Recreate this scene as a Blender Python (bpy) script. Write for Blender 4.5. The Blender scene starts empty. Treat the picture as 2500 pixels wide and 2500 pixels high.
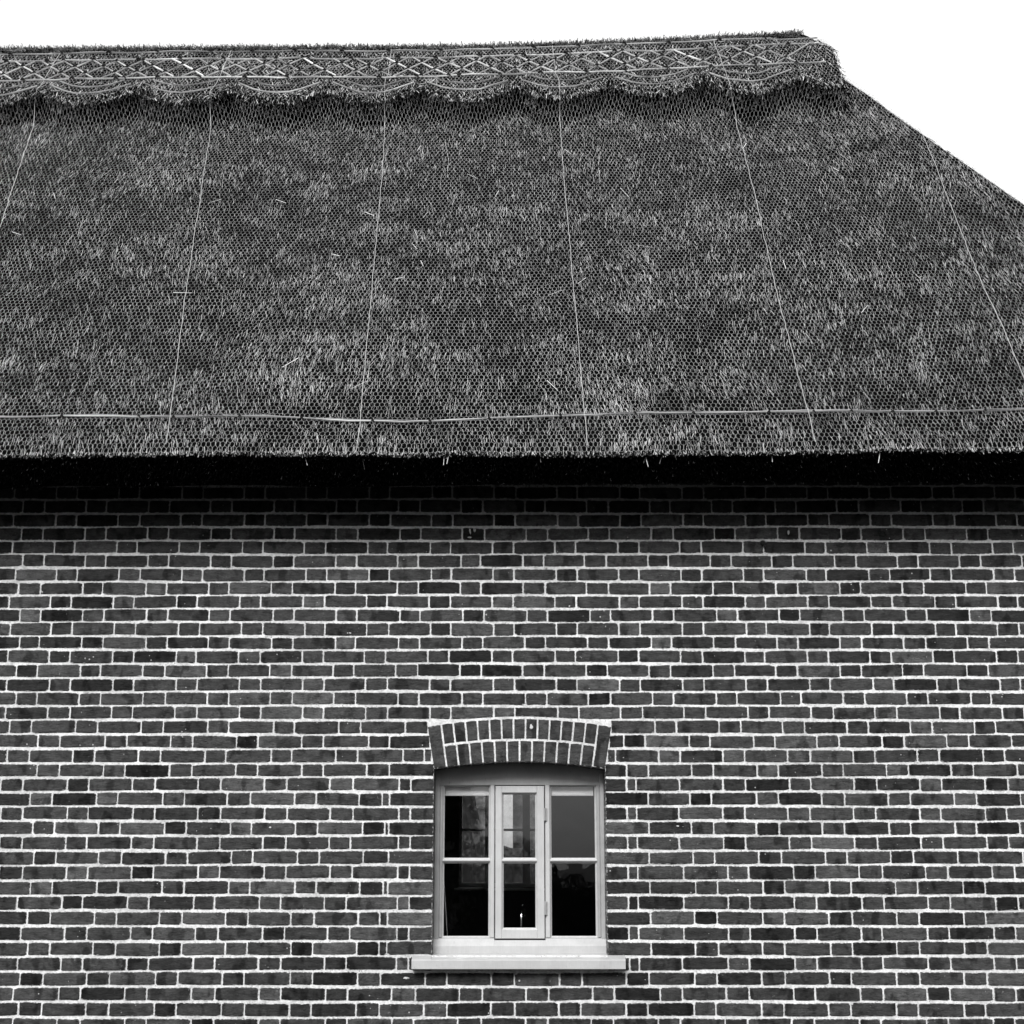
import bpy, math, random
import numpy as np
from mathutils import Vector
random.seed(7)
rng = np.random.default_rng(7)
SC = bpy.context.scene
COL = SC.collection

# ------------------------------------------------------------------ camera
F = 3700.0                      # focal length in pixels of the 2500 px photograph
PITCH = math.radians(13.0)
DIST = 8.04                     # metres from camera to the face of the brick wall
EYE = 1.55
cam = bpy.data.cameras.new('camera')
cam.sensor_width = 36.0
cam.lens = 36.0 * F / 2500.0
cam.clip_start, cam.clip_end = 0.05, 3000.0
camo = bpy.data.objects.new('camera', cam)
COL.objects.link(camo)
camo.location = (0, -DIST, EYE)
camo.rotation_euler = (math.radians(90) + PITCH, 0, 0)
SC.camera = camo

# ------------------------------------------------------------------ sky, sun, exposure
SUN_EL, SUN_AZ = 38.0, 12.0     # overcast: a broad soft sun high up, front left
world = bpy.data.worlds.new('World'); SC.world = world
world.use_nodes = True
wn = world.node_tree; wn.nodes.clear()
sky = wn.nodes.new('ShaderNodeTexSky'); sky.sky_type = 'NISHITA'; sky.sun_disc = False
sky.sun_elevation = math.radians(SUN_EL); sky.sun_rotation = math.radians(180 + SUN_AZ)
sky.air_density = 5.0; sky.dust_density = 0.2; sky.ozone_density = 1.0
bw = wn.nodes.new('ShaderNodeRGBToBW')
bg = wn.nodes.new('ShaderNodeBackground'); bg.inputs['Strength'].default_value = 0.088
wo = wn.nodes.new('ShaderNodeOutputWorld')
wn.links.new(sky.outputs[0], bw.inputs[0]); wn.links.new(bw.outputs[0], bg.inputs[0])
wn.links.new(bg.outputs[0], wo.inputs[0])
sl = bpy.data.lights.new('sun', 'SUN'); sl.energy = 1.5; sl.angle = math.radians(22); sl.color = (1, 1, 1)
so = bpy.data.objects.new('sun', sl); COL.objects.link(so)
so.rotation_euler = (math.radians(90 - SUN_EL), 0, math.radians(-SUN_AZ))
vs = SC.view_settings
vs.view_transform = 'Standard'; vs.look = 'None'; vs.gamma = 1.0; vs.use_curve_mapping = False
vs.exposure = 1.5
SC.render.resolution_x = SC.render.resolution_y = 1024
SC.render.engine = 'CYCLES'

# ------------------------------------------------------------------ photograph pixel -> direction -> plane
CA, SA = math.cos(PITCH), math.sin(PITCH)
def ray(px, py):
    u, v = (px - 1250) / F, (py - 1250) / F
    return np.array([u, CA + v * SA, SA - v * CA])
def on_y(px, py, y=0.0):                # hit the vertical plane at depth y
    d = ray(px, py); t = (y + DIST) / d[1]
    return d[0] * t, EYE + d[2] * t
def wx(px, py, y=0.0): return on_y(px, py, y)[0]
def wz(py, y=0.0, px=1250): return on_y(px, py, y)[1]

# ------------------------------------------------------------------ small helpers
def link(name, me, mat=None, parent=None, kind=None, label=None, cat=None, group=None):
    o = bpy.data.objects.new(name, me); COL.objects.link(o)
    if mat is not None and me is not None and not me.materials: me.materials.append(mat)
    if parent is not None: o.parent = parent
    if kind: o['kind'] = kind
    if label: o['label'] = label
    if cat: o['category'] = cat
    if group: o['group'] = group
    return o
def pymesh(name, vs_, fs, tone=None, smooth=False):
    me = bpy.data.meshes.new(name); me.from_pydata([tuple(map(float, v)) for v in vs_], [], fs); me.update()
    if tone is not None:
        a = me.attributes.new('tone', 'FLOAT', 'POINT')
        a.data.foreach_set('value', np.full(len(vs_), tone, np.float32) if np.isscalar(tone) else np.asarray(tone, np.float32))
    if smooth: me.polygons.foreach_set('use_smooth', [True] * len(me.polygons))
    return me
def quadmesh(name, V, tone=None):       # V: (n,4,3) loose quads
    n = len(V); me = bpy.data.meshes.new(name)
    me.vertices.add(4 * n); me.vertices.foreach_set('co', np.ascontiguousarray(V, np.float32).ravel())
    me.loops.add(4 * n); me.loops.foreach_set('vertex_index', np.arange(4 * n, dtype=np.int32))
    me.polygons.add(n)
    me.polygons.foreach_set('loop_start', np.arange(0, 4 * n, 4, dtype=np.int32))
    me.polygons.foreach_set('loop_total', np.full(n, 4, np.int32))
    me.update(calc_edges=True)
    if tone is not None:
        a = me.attributes.new('tone', 'FLOAT', 'POINT')
        a.data.foreach_set('value', np.repeat(np.asarray(tone, np.float32), 4))
    return me
class MB:
    def __init__(self): self.v = []; self.f = []
    def add(self, vs_, fs):
        b = len(self.v); self.v += [tuple(map(float, p)) for p in vs_]; self.f += [[i + b for i in q] for q in fs]
    def box(self, x0, x1, y0, y1, z0, z1, bev=0.0):
        if bev <= 0:
            self.add([(x0,y0,z0),(x1,y0,z0),(x1,y1,z0),(x0,y1,z0),(x0,y0,z1),(x1,y0,z1),(x1,y1,z1),(x0,y1,z1)],
                     [[0,3,2,1],[4,5,6,7],[0,1,5,4],[1,2,6,5],[2,3,7,6],[3,0,4,7]]); return
        b = bev                                # bevelled towards -y (the front edges)
        self.add([(x0,y0+b,z0),(x1,y0+b,z0),(x1,y0+b,z1),(x0,y0+b,z1),
                  (x0+b,y0,z0+b),(x1-b,y0,z0+b),(x1-b,y0,z1-b),(x0+b,y0,z1-b),
                  (x0,y1,z0),(x1,y1,z0),(x1,y1,z1),(x0,y1,z1)],
                 [[4,5,6,7],[0,1,5,4],[1,2,6,5],[2,3,7,6],[3,0,4,7],[8,11,10,9],[0,8,9,1],[1,9,10,2],[2,10,11,3],[3,11,8,0]])
    def prism(self, prof, x0, x1):             # profile of (y,z), extruded along x
        n = len(prof)
        self.add([(x0, p[0], p[1]) for p in prof] + [(x1, p[0], p[1]) for p in prof],
                 [[i, (i+1) % n, n+(i+1) % n, n+i] for i in range(n)] + [list(range(n))[::-1], list(range(n, 2*n))])
    def tube(self, pts, r, k=6, taper=None):
        pts = [Vector(p) for p in pts]; rings = []
        for i, p in enumerate(pts):
            d = (pts[min(i+1, len(pts)-1)] - pts[max(i-1, 0)]).normalized()
            a = d.orthogonal().normalized() if i == 0 else (a - d * a.dot(d)).normalized()
            b = d.cross(a); rr = r * (taper[i] if taper else 1)
            rings.append([p + (a * math.cos(2*math.pi*j/k) + b * math.sin(2*math.pi*j/k)) * rr for j in range(k)])
        vs_ = [q for rg in rings for q in rg]; fs = []
        for i in range(len(pts) - 1):
            for j in range(k): fs.append([i*k+j, i*k+(j+1) % k, (i+1)*k+(j+1) % k, (i+1)*k+j])
        fs += [list(range(k))[::-1], list(range((len(pts)-1)*k, len(pts)*k))]
        self.add(vs_, fs)
    def mesh(self, name, tone=None, smooth=False): return pymesh(name, self.v, self.f, tone, smooth)
def vnoise(x, y, seed=0):               # smooth value noise on numpy arrays
    x = np.asarray(x, float); y = np.asarray(y, float)
    g = np.random.default_rng(seed).random((64, 64))
    xi, yi = np.floor(x).astype(int), np.floor(y).astype(int); fx, fy = x - xi, y - yi
    fx = fx*fx*(3-2*fx); fy = fy*fy*(3-2*fy)
    G = lambda a, b: g[a % 64, b % 64]
    return (G(xi,yi)*(1-fx)+G(xi+1,yi)*fx)*(1-fy) + (G(xi,yi+1)*(1-fx)+G(xi+1,yi+1)*fx)*fy

# ------------------------------------------------------------------ materials (the photograph is black and white)
class NT:
    def __init__(self, name):
        self.m = bpy.data.materials.new(name); self.m.use_nodes = True
        self.t = self.m.node_tree; self.t.nodes.clear()
        self.out = self.n('ShaderNodeOutputMaterial')
    def n(self, t, **kw):
        nd = self.t.nodes.new(t)
        for k, v in kw.items(): setattr(nd, k, v)
        return nd
    def l(self, a, b): self.t.links.new(a, b)
    def val(self, sock, v):
        if isinstance(v, (int, float)): sock.default_value = v
        else: self.l(v, sock)
    def math(self, op, a, b=0.0, clamp=False):
        nd = self.n('ShaderNodeMath', operation=op, use_clamp=clamp); self.val(nd.inputs[0], a); self.val(nd.inputs[1], b); return nd.outputs[0]
    def noise(self, scale, detail=4, rough=0.55, vec=None, mul=None):
        nd = self.n('ShaderNodeTexNoise'); nd.inputs['Scale'].default_value = scale
        nd.inputs['Detail'].default_value = detail; nd.inputs['Roughness'].default_value = rough
        g = vec if vec is not None else self.n('ShaderNodeNewGeometry').outputs['Position']
        if mul:
            mp = self.n('ShaderNodeVectorMath', operation='MULTIPLY'); self.l(g, mp.inputs[0]); mp.inputs[1].default_value = mul; g = mp.outputs[0]
        self.l(g, nd.inputs['Vector']); return nd.outputs['Fac']
    def ramp(self, x, lo, hi, a=0.0, b=1.0):
        nd = self.n('ShaderNodeMapRange'); self.l(x, nd.inputs[0])
        for i, v in enumerate((lo, hi, a, b)): nd.inputs[i+1].default_value = v
        nd.clamp = True; return nd.outputs[0]
    def attr(self, name): return self.n('ShaderNodeAttribute', attribute_name=name).outputs['Fac']
    def finish(self, col, rough=0.8, bump=None, bdist=0.002, bstr=1.0, spec=0.3, metal=0.0):
        p = self.n('ShaderNodeBsdfPrincipled')
        if isinstance(col, (int, float)): p.inputs['Base Color'].default_value = (col, col, col, 1)
        else: self.l(col, p.inputs['Base Color'])
        self.val(p.inputs['Roughness'], rough); p.inputs['Specular IOR Level'].default_value = spec; p.inputs['Metallic'].default_value = metal
        if bump is not None:
            b = self.n('ShaderNodeBump'); b.inputs['Distance'].default_value = bdist; b.inputs['Strength'].default_value = bstr
            self.l(bump, b.inputs['Height']); self.l(b.outputs[0], p.inputs['Normal'])
        self.l(p.outputs[0], self.out.inputs['Surface']); return self.m
def mat_brick():
    t = NT('brick'); base = t.math('MULTIPLY', t.attr('tone'), 0.86)
    mott = t.ramp(t.noise(16, 6, 0.65, mul=(1, 1, 1.8)), 0.28, 0.75, 0.45, 1.6)
    fine = t.ramp(t.noise(120, 5, 0.7, mul=(0.8, 1, 1.8)), 0.3, 0.7, 0.68, 1.35)
    blot = t.ramp(t.noise(9, 2, mul=(1.4, 1, .8)), 0.54, 0.62, 1.0, 0.48)
    ck = t.math('ABSOLUTE', t.math('SUBTRACT', t.noise(22, 4, 0.65, mul=(0.55, 1, 1.9)), 0.5))
    blot = t.math('MULTIPLY', blot, t.math('MAXIMUM', t.ramp(ck, 0.004, 0.016, 0.35, 1.0), t.ramp(t.noise(11, 1), 0.5, 0.6, 1.0, 0.0)))
    c = t.math('MULTIPLY', t.math('MULTIPLY', t.math('MULTIPLY', base, mott), fine), blot)
    c = t.math('MULTIPLY', c, t.ramp(t.noise(1.6, 4, 0.6), 0.3, 0.7, 0.78, 1.2))
    v = t.n('ShaderNodeTexVoronoi'); v.inputs['Scale'].default_value = 30
    t.l(t.n('ShaderNodeNewGeometry').outputs['Position'], v.inputs['Vector'])
    rad = t.ramp(t.noise(9, 1), 0.45, 0.8, 0.0, 0.16)
    sp = t.math('LESS_THAN', v.outputs['Distance'], rad)
    c = t.math('ADD', c, t.math('MULTIPLY', sp, 0.3))
    lime = t.ramp(t.noise(38, 5, 0.7), 0.66, 0.74, 0.0, 0.16)
    c = t.math('ADD', c, lime)
    h = t.math('ADD', t.noise(60, 6, 0.65, mul=(0.6, 1, 1.7)), t.math('MULTIPLY', t.noise(18, 3, mul=(0.5, 1, 2)), 1.2))
    sm = t.math('MULTIPLY', t.ramp(t.attr('arris'), 0.15, 0.85), t.ramp(t.noise(75, 4, 0.7), 0.50, 0.60))
    c = t.math('ADD', t.math('MULTIPLY', c, t.math('SUBTRACT', 1.0, sm)), t.math('MULTIPLY', sm, 0.5))
    return t.finish(c, 0.9, h, 0.006, 0.9, 0.06)
def mat_mortar():
    t = NT('lime_mortar')
    c = t.ramp(t.noise(60, 6, 0.7), 0.25, 0.58, 0.36, 0.66)
    pit = t.ramp(t.noise(110, 3, 0.65), 0.31, 0.38, 0.2, 1.0)
    big = t.math('MULTIPLY', t.ramp(t.noise(2.2, 3), 0.3, 0.6, 0.8, 1.08), t.ramp(t.noise(14, 3, 0.6), 0.3, 0.55, 0.78, 1.05))
    h = t.noise(140, 6, 0.7)
    return t.finish(t.math('MULTIPLY', t.math('MULTIPLY', c, pit), big), 0.95, h, 0.004, 0.8, 0.1)
def mat_straw(name, mul):
    t = NT(name); c = t.math('MULTIPLY', t.attr('tone'), mul)
    return t.finish(c, 0.8, None, spec=0.0)
def mat_thatch():
    t = NT('thatch_body')
    c = t.ramp(t.noise(120, 5, 0.7, mul=(1.6, 0.5, 0.5)), 0.40, 0.80, 0.002, 0.010)
    h = t.noise(150, 5, 0.7, mul=(1.6, 0.5, 0.5))
    return t.finish(c, 0.9, h, 0.02, 1.0, 0.0)
def mat_paint(name, c0, c1, wear=0.0):
    t = NT(name)
    c = t.ramp(t.noise(10, 4), 0.3, 0.7, c0, c1)
    grain = t.ramp(t.noise(50, 4, 0.6, mul=(5, 1, 0.35)), 0.3, 0.7, 0.94, 1.03)
    c = t.math('MULTIPLY', c, grain)
    if wear:
        d = t.ramp(t.noise(45, 5, 0.7, mul=(1.5, 1, 0.5)), 0.62, 0.72, 1.0, 1.0 - wear); c = t.math('MULTIPLY', c, d)
    return t.finish(c, 0.45, t.noise(90, 4, 0.6, mul=(3, 1, 0.4)), 0.0012, 0.6, 0.4)
def mat_plain(name, c, rough=0.7, var=0.25, scale=20, metal=0.0, spec=0.3):
    t = NT(name)
    return t.finish(t.ramp(t.noise(scale, 4), 0.3, 0.7, c*(1-var), c*(1+var)), rough, None, spec=spec, metal=metal)
def mat_glass():
    t = NT('window_glass')
    fr = t.n('ShaderNodeFresnel'); fr.inputs['IOR'].default_value = 1.52
    b = t.n('ShaderNodeBump'); b.inputs['Distance'].default_value = 0.0012; b.inputs['Strength'].default_value = 0.35
    t.l(t.noise(7, 2), b.inputs['Height'])
    g = t.n('ShaderNodeBsdfGlossy'); g.inputs['Roughness'].default_value = 0.0; t.l(b.outputs[0], g.inputs['Normal'])
    tr = t.n('ShaderNodeBsdfTransparent'); tr.inputs['Color'].default_value = (0.93, 0.93, 0.93, 1)
    mx = t.n('ShaderNodeMixShader'); t.l(fr.outputs[0], mx.inputs[0]); t.l(tr.outputs[0], mx.inputs[1]); t.l(g.outputs[0], mx.inputs[2])
    t.l(mx.outputs[0], t.out.inputs['Surface']); return t.m
def mat_leaf(name, lo, hi):
    t = NT(name); c = t.math('MULTIPLY', t.attr('tone'), t.ramp(t.noise(1.2, 2), 0.3, 0.7, lo, hi))
    return t.finish(c, 0.6, None, spec=0.3)
def mat_ground():
    t = NT('grass_ground')
    c = t.math('MULTIPLY', t.ramp(t.noise(0.8, 5, 0.7), 0.3, 0.7, 0.02, 0.045), t.ramp(t.noise(60, 4, 0.7), 0.3, 0.7, 0.6, 1.4))
    return t.finish(c, 0.95, t.noise(70, 5, 0.7), 0.05, 1.0, 0.1)
M = dict(brick=mat_brick(), mortar=mat_mortar(), straw=mat_straw('straw', 1.0), body=mat_thatch(),
         wire=mat_plain('galvanised_wire', 0.21, 0.5, 0.55, 4, metal=0.0, spec=0.5), hazel=mat_straw('split_hazel', 1.0),
         frame=mat_paint('painted_frame', 0.25, 0.32, 0.35), sash=mat_paint('painted_casement', 0.37, 0.43, 0.12),
         sill=mat_paint('painted_sill', 0.36, 0.42, 0.28), putty=mat_plain('putty', 0.42, 0.6, 0.1, 60), glass=mat_glass(),
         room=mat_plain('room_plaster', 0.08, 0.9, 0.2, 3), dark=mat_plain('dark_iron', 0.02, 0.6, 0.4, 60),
         blind=mat_plain('blind_fabric', 0.9, 0.85, 0.04, 30), chrome=mat_plain('chrome', 0.8, 0.12, 0.05, 5, metal=1.0),
         counter=mat_plain('worktop', 0.05, 0.5, 0.2, 30), inner=mat_plain('inner_frame_paint', 0.85, 0.5, 0.05, 20),
         stone=mat_plain('rubble_stone', 0.11, 0.9, 0.8, 9), render=mat_plain('pale_render', 0.75, 0.9, 0.15, 12),
         ground=mat_ground(), seam=mat_plain('lacing_wire', 0.4, 0.4, 0.15, 12, spec=0.5), dark2=mat_plain('dark_rock', 0.03, 0.9, 0.8, 14), leaf=mat_leaf('hedge_leaf', 0.5, 1.2), bark=mat_plain('bark', 0.06, 0.9, 0.4, 30))

# ------------------------------------------------------------------ ground
bm = MB(); bm.add([(-900,-900,0),(900,-900,0),(900,900,0),(-900,900,0)], [[0,1,2,3]])
link('ground', bm.mesh('ground'), M['ground'], kind='structure')

# ------------------------------------------------------------------ the cottage
cot = link('thatched_cottage', None, label='thatched brick cottage with netted straw roof and small arched casement window', cat='cottage')
XL, XR = -5.0, 4.0             # ends of the front wall
BACK = 4.16                     # back wall face

# window opening and its segmental arch (world metres, from the photograph)
OXL, OXR = -0.412, 0.491
CXM = (OXL + OXR) / 2
Z_SPR = wz(1876); Z_CRN = wz(1858); Z_SILL = wz(2318)
rise_ = Z_CRN - Z_SPR; half = (OXR - OXL) / 2
R_IN = (half**2 + rise_**2) / (2 * rise_); ZC = Z_CRN - R_IN
R_EX = R_IN + (wz(1753) - Z_CRN)
A_SK = math.asin(half / R_IN)
def intrados(x): return ZC + math.sqrt(max(R_IN**2 - (x - CXM)**2, 0))
def extrados(x): return ZC + math.sqrt(max(R_EX**2 - (x - CXM)**2, 0))
def skew(z):                    # half width of the arch's skewback at height z
    return half + (z - Z_SPR) * math.tan(A_SK * 0.8)

Z_CORN = ZC + R_EX * math.cos(A_SK)
WALL_TOP = 3.70
MY = 0.0045                     # mortar face, a little behind the brick faces
def wall_mesh():
    b = MB(); T = 0.30
    n = 24; xs = [OXL + (OXR - OXL) * i / n for i in range(n + 1)]; az = [intrados(x) for x in xs]
    for x0, x1, z0, z1 in ((XL, OXL, 0, WALL_TOP), (OXR, XR, 0, WALL_TOP), (OXL, OXR, 0, Z_SILL - 0.03)):
        b.add([(x0,MY,z0),(x1,MY,z0),(x1,MY,z1),(x0,MY,z1),(x0,T,z0),(x1,T,z0),(x1,T,z1),(x0,T,z1)],
              [[0,1,2,3],[7,6,5,4],[0,4,5,1],[1,5,6,2],[2,6,7,3],[3,7,4,0]])
    for i in range(n):
        x0, x1 = xs[i], xs[i+1]
        b.add([(x0,MY,az[i]),(x1,MY,az[i+1]),(x1,MY,WALL_TOP),(x0,MY,WALL_TOP),(x0,T,az[i]),(x1,T,az[i+1]),(x1,T,WALL_TOP),(x0,T,WALL_TOP)],
              [[0,1,2,3],[7,6,5,4],[0,4,5,1],[2,6,7,3]])
    return b.mesh('front_wall')
wall = link('front_wall', wall_mesh(), M['mortar'], cot)

# courses and perpends, read off the photograph
BEDS = [1119, 1152.5] + [1186.5,1219.5,1253.4,1286.6,1320.1,1353,1386.5,1419.3,1452.9,1485.8,1518.5,1552.8,1585.8,1620,1654.2,1688.4,
        1723,1757.4,1792.5,1827.3,1863,1897.7,1932.9,1968.3,2004.2,2039.7,2075.5,2111.6,2148.8,2186,2223.5,2260.6,2297.6,2334.8,2371.3,2408.5,2446,2484,2522,2561]
LEFT = [517, 596,514.8] and [517, 596.3] + [596.3,514.8,595.2,514.8,590.9,513.7,595.2,508.3,585.4,511.5,588,508.7,582.2,503.9,584.3,505,583.3,505.4,576.7,498.9,574.6,
        484.3,556,484.3,561.5,481,563.7,482,557.6,471,550.6,478,549.6,470,542,468,540,466,538]
LEFT[1] = 514.8
RIGHT = [1818, 1738.5] + [1818,1738.5,1666.3,1745,1660.2,1733,1662.6,1740.7,1664.6,1748.5,1666.7,1743.9,1662.4,1740.9,1667.8,1748.5,1671.3,1754.8,1681,1765.9,1688,
         1766.3,1684.8,1764.6,1687.6,1767,1692.4,1775.7,1698.9,1777.6,1697.8,1777.2,1698.9,1776.5,1695.7,1774,1694,1772,1692]
HEADER_FRAC = 0.333
rows = []                       # (z0, z1, [(x0,x1),...]) with x between joint centres
for r in range(len(BEDS) - 1):
    yt, yb = BEDS[r], BEDS[r+1]; ym = (yt + yb) / 2
    z1, z0 = wz(yt), wz(yb)
    xl, xr = wx(LEFT[r], ym), wx(RIGHT[r], ym)
    nper = max(1, round((xr - xl) / 0.337)); per = (xr - xl) / nper
    joints = []
    def run(x_from, x_to, start, period):
        out = []; k = math.floor((x_from - start) / period) - 1
        while start + k * period < x_to + period:
            a = start + k * period
            out.append(a + random.uniform(-.004, .004)); out.append(a + period * HEADER_FRAC + random.uniform(-.004, .004)); k += 1
        return [j for j in out if x_from + 0.03 < j < x_to - 0.03]
    zc_ = (z0 + z1) / 2
    segs = []
    if z0 > Z_CORN - 0.004 or z1 < Z_SILL - 0.10:
        segs = [(XL, XR, run(XL, XR, xl, per))]
    else:
        if zc_ > Z_SPR: jl, jr = CXM - skew(zc_) - 0.004, CXM + skew(zc_) + 0.004
        else: jl, jr = OXL, OXR
        if True:
            perl = wx(LEFT[r] + 161, ym) - xl
            jn = run(XL, jl, xl, perl)
            if z1 < Z_SPR + 0.02:            # alternate: stretcher at the jamb / header and closer at the jamb
                odd = r % 2
                jn = [j for j in jn if j < jl - (0.245 if not odd else 0.30)]
                jn += [jl - 0.117, jl - 0.178] if odd else [jl - 0.228]
            jn = sorted(jn)
            segs.append((XL, jl, jn))
            jn = run(jr, XR, xr, per)
            if z1 < Z_SPR + 0.02:
                odd = r % 2
                jn = [j for j in jn if j > jr + (0.245 if not odd else 0.30)]
                jn += [jr + 0.108, jr + 0.158] if odd else [jr + 0.220]
            segs.append((jr, XR, sorted(jn)))
    rows.append((z0, z1, segs, r))

def brick_geo(xs, zb, zt, yf, depth):
    """xs: columns, zb/zt: lower and upper edge at each column -> verts, faces (rounded front edge)"""
    n = len(xs); out = [(xs[i], zb[i]) for i in range(n)] + [(xs[i], zt[i]) for i in range(n-1, -1, -1)]
    cx = sum(p[0] for p in out) / len(out); cz = sum(p[1] for p in out) / len(out)
    e = 0.0050; ins = []
    hw, hh = (xs[-1]-xs[0]) / 2, max(zt[n//2]-zb[n//2], 1e-3) / 2
    for (x, z) in out: ins.append((cx + (x-cx) * (1 - e/hw), cz + (z-cz) * (1 - e/hh)))
    k = len(out)
    v = [(x, depth, z) for x, z in out] + [(x, yf + 0.0028, z) for x, z in out] + [(x, yf + random.uniform(-.0006,.0006), z) for x, z in ins]
    f = [[i, (i+1) % k, k+(i+1) % k, k+i] for i in range(k)] + [[k+i, k+(i+1) % k, 2*k+(i+1) % k, 2*k+i] for i in range(k)] + [list(range(2*k, 3*k))]
    return v, f
def edged(me):                  # 1 on the arris and sides, 0 on the face: where mortar is smeared over the brick
    co = np.zeros(len(me.vertices)*3, np.float32); me.vertices.foreach_get('co', co); e_ = np.ones(len(me.vertices), np.float32)
    seen_ = set()
    for pl in me.polygons:
        if abs(pl.normal[1]) > .97:
            for i in pl.vertices: e_[i] = 0.0
    a = me.attributes.new('arris', 'FLOAT', 'POINT'); a.data.foreach_set('value', e_); return me
def tone():
    q = random.random()
    if q < 0.56: t = random.uniform(0.044, 0.062)
    elif q < 0.80: t = random.uniform(0.028, 0.044)
    elif q < 0.88: t = random.uniform(0.016, 0.028)
    else: t = random.uniform(0.066, 0.09)
    return t
bricks = []                     # (size key, verts, faces, tone)
for z0, z1, segs, r in rows:
    bedw = 0.0054 if z0 > wz(1560) else 0.0061
    wob = [random.uniform(-.0022, .0022) for _ in range(60)]
    for (a, b, js) in segs:
        e = [a] + js + [b]
        for i in range(len(e) - 1):
            x0, x1 = e[i], e[i+1]
            if x1 - x0 < 0.02: continue
            g0 = 0.0 if i == 0 else random.uniform(.0022, .0048); g1 = 0.0 if i == len(e)-2 else random.uniform(.0022, .0048)
            x0 += g0; x1 -= g1
            nc = 5; xs = [x0 + (x1-x0) * t for t in (0, .06 + .03*random.random(), .5, .91 + .03*random.random(), 1)]
            lean = random.uniform(-.0025, .0025)
            bb = z0 + bedw + random.uniform(-.0016, .0016); tt = z1 - bedw + random.uniform(-.0016, .0016)
            tilt = random.uniform(-.0016, .0016)
            wv = lambda x: 0.0018 * math.sin(2.1 * x + r) + 0.0012 * math.sin(7.3 * x + 2 * r)
            cr = [random.uniform(.0015, .007) for _ in range(4)]
            zb = [bb + wv(x) + random.uniform(-.0019, .0019) + tilt * (k-2)/2 for k, x in enumerate(xs)]
            zt = [tt + wv(x) + random.uniform(-.0019, .0019) + tilt * (k-2)/2 for k, x in enumerate(xs)]
            if g0: zb[0] += cr[0]; zt[0] -= cr[1]
            if g1: zb[-1] += cr[2]; zt[-1] -= cr[3]
            # trim to the back of the arch
            over = [extrados(x) + 0.010 if abs(x - CXM) < skew(z1) + 0.012 and z1 > Z_SPR else -9 for x in xs]
            if max(over) > min(zb) and z0 > Z_CORN - .004:
                xs = [x0 + (x1-x0) * t for t in (0, .25, .5, .75, 1)]
                zb = [max(bb + wv(x), (extrados(x) + 0.010) if abs(x - CXM) < skew(z1) + 0.012 else -9) for x in xs]
                zt = [tt + wv(x) for x in xs]
                keep = [k for k in range(5) if zt[k] - zb[k] > 0.008]
                if len(keep) < 2: continue
                k0, k1 = keep[0], keep[-1]
                xa, xb = xs[k0], xs[k1]
                if xb - xa < 0.03: continue
                sel = list(range(k0, k1+1)); xs = [xs[k] for k in sel]; zb = [zb[k] for k in sel]; zt = [zt[k] for k in sel]
            yf = random.uniform(-.0018, .0016)
            depth = 0.145 if (abs(x0 - OXR) < .001 or abs(x1 - OXL) < .001) else 0.03
            if abs(x1 - OXL) < .001: xs = [x + (0.002 if k == len(xs)-1 else 0) for k, x in enumerate(xs)]
            if abs(x0 - OXR) < .001: xs = [x - (0.002 if k == 0 else 0) for k, x in enumerate(xs)]
            v, f = brick_geo(xs, zb, zt, yf, depth)
            cxm = (x0 + x1) / 2
            seen = wx(488, 1800) < cxm < wx(2012, 1800) and z1 < wz(1320)
            key = ((x1-x0) if seen and (x1-x0) > 0.15 else 0) - 0.012 * math.hypot(cxm - CXM, (z0+z1)/2 - 1.7)
            bricks.append((key if seen else -9, v, f, tone()))
bricks.sort(key=lambda q: -q[0])
for key, v, f, tn in bricks[:272]:
    link('brick', edged(pymesh('brick', v, f, tn)), M['brick'], wall)
rest = MB(); tl = []
for key, v, f, tn in bricks[272:]:
    rest.add(v, f); tl += [tn] * len(v)
link('bricks', edged(rest.mesh('bricks', tl)), M['brick'], wall, kind='stuff')

# arch bricks: two rings of headers between two full-length end bricks
def arch_brick(a0, a1, r0, r1, tn):
    g = 0.0042; n = 3
    def P(a, r): return (CXM + r * math.sin(a), ZC + r * math.cos(a))
    j = lambda: random.uniform(-.0012, .0012)
    ga = g / R_IN
    out = [P(a0+ga, r0+j()), P((a0+a1)/2, r0+j()), P(a1-ga, r0+j()), P(a1-ga+j()/R_IN, (r0+r1)/2), P(a1-ga, r1+j()-.002), P((a0+a1)/2, r1+j()), P(a0+ga, r1+j()-.002), P(a0+ga+j()/R_IN, (r0+r1)/2)]
    cx = sum(p[0] for p in out)/8; cz = sum(p[1] for p in out)/8; yf = random.uniform(-.002, .001)
    e = 0.06
    ins = [(cx+(x-cx)*(1-.10), cz+(z-cz)*(1-.06)) for x, z in out]; k = 8
    v = [(x, 0.145, z) for x, z in out] + [(x, yf+.0028, z) for x, z in out] + [(x, yf, z) for x, z in ins]
    f = [[(i+1) % k, i, k+i, k+(i+1) % k] for i in range(k)] + [[k+(i+1) % k, k+i, 2*k+i, 2*k+(i+1) % k] for i in range(k)] + [list(range(2*k, 3*k))[::-1], list(range(k))]
    f = [q[::-1] for q in f]
    link('arch_brick', edged(pymesh('arch_brick', v, f, tn)), M['brick'], wall)
AE = A_SK * 1.0; EB = 0.070 / R_IN
RT = R_EX - R_IN; RM = R_IN + RT / 2
arch_brick(-AE, -AE+EB, R_IN-.003, R_EX-.004, .056); arch_brick(AE-EB, AE, R_IN-.003, R_EX-.004, .056)
for n, r0, r1 in ((13, RM+.006, R_EX-.004), (12, R_IN-.003, RM-.006)):
    for i in range(n):
        a0 = -AE+EB + (2*AE-2*EB) * i / n; a1 = -AE+EB + (2*AE-2*EB) * (i+1) / n
        arch_brick(a0, a1, r0, r1, random.choice([.05,.054,.046,.056,.04,.03 if n == 13 else .048]))

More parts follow.
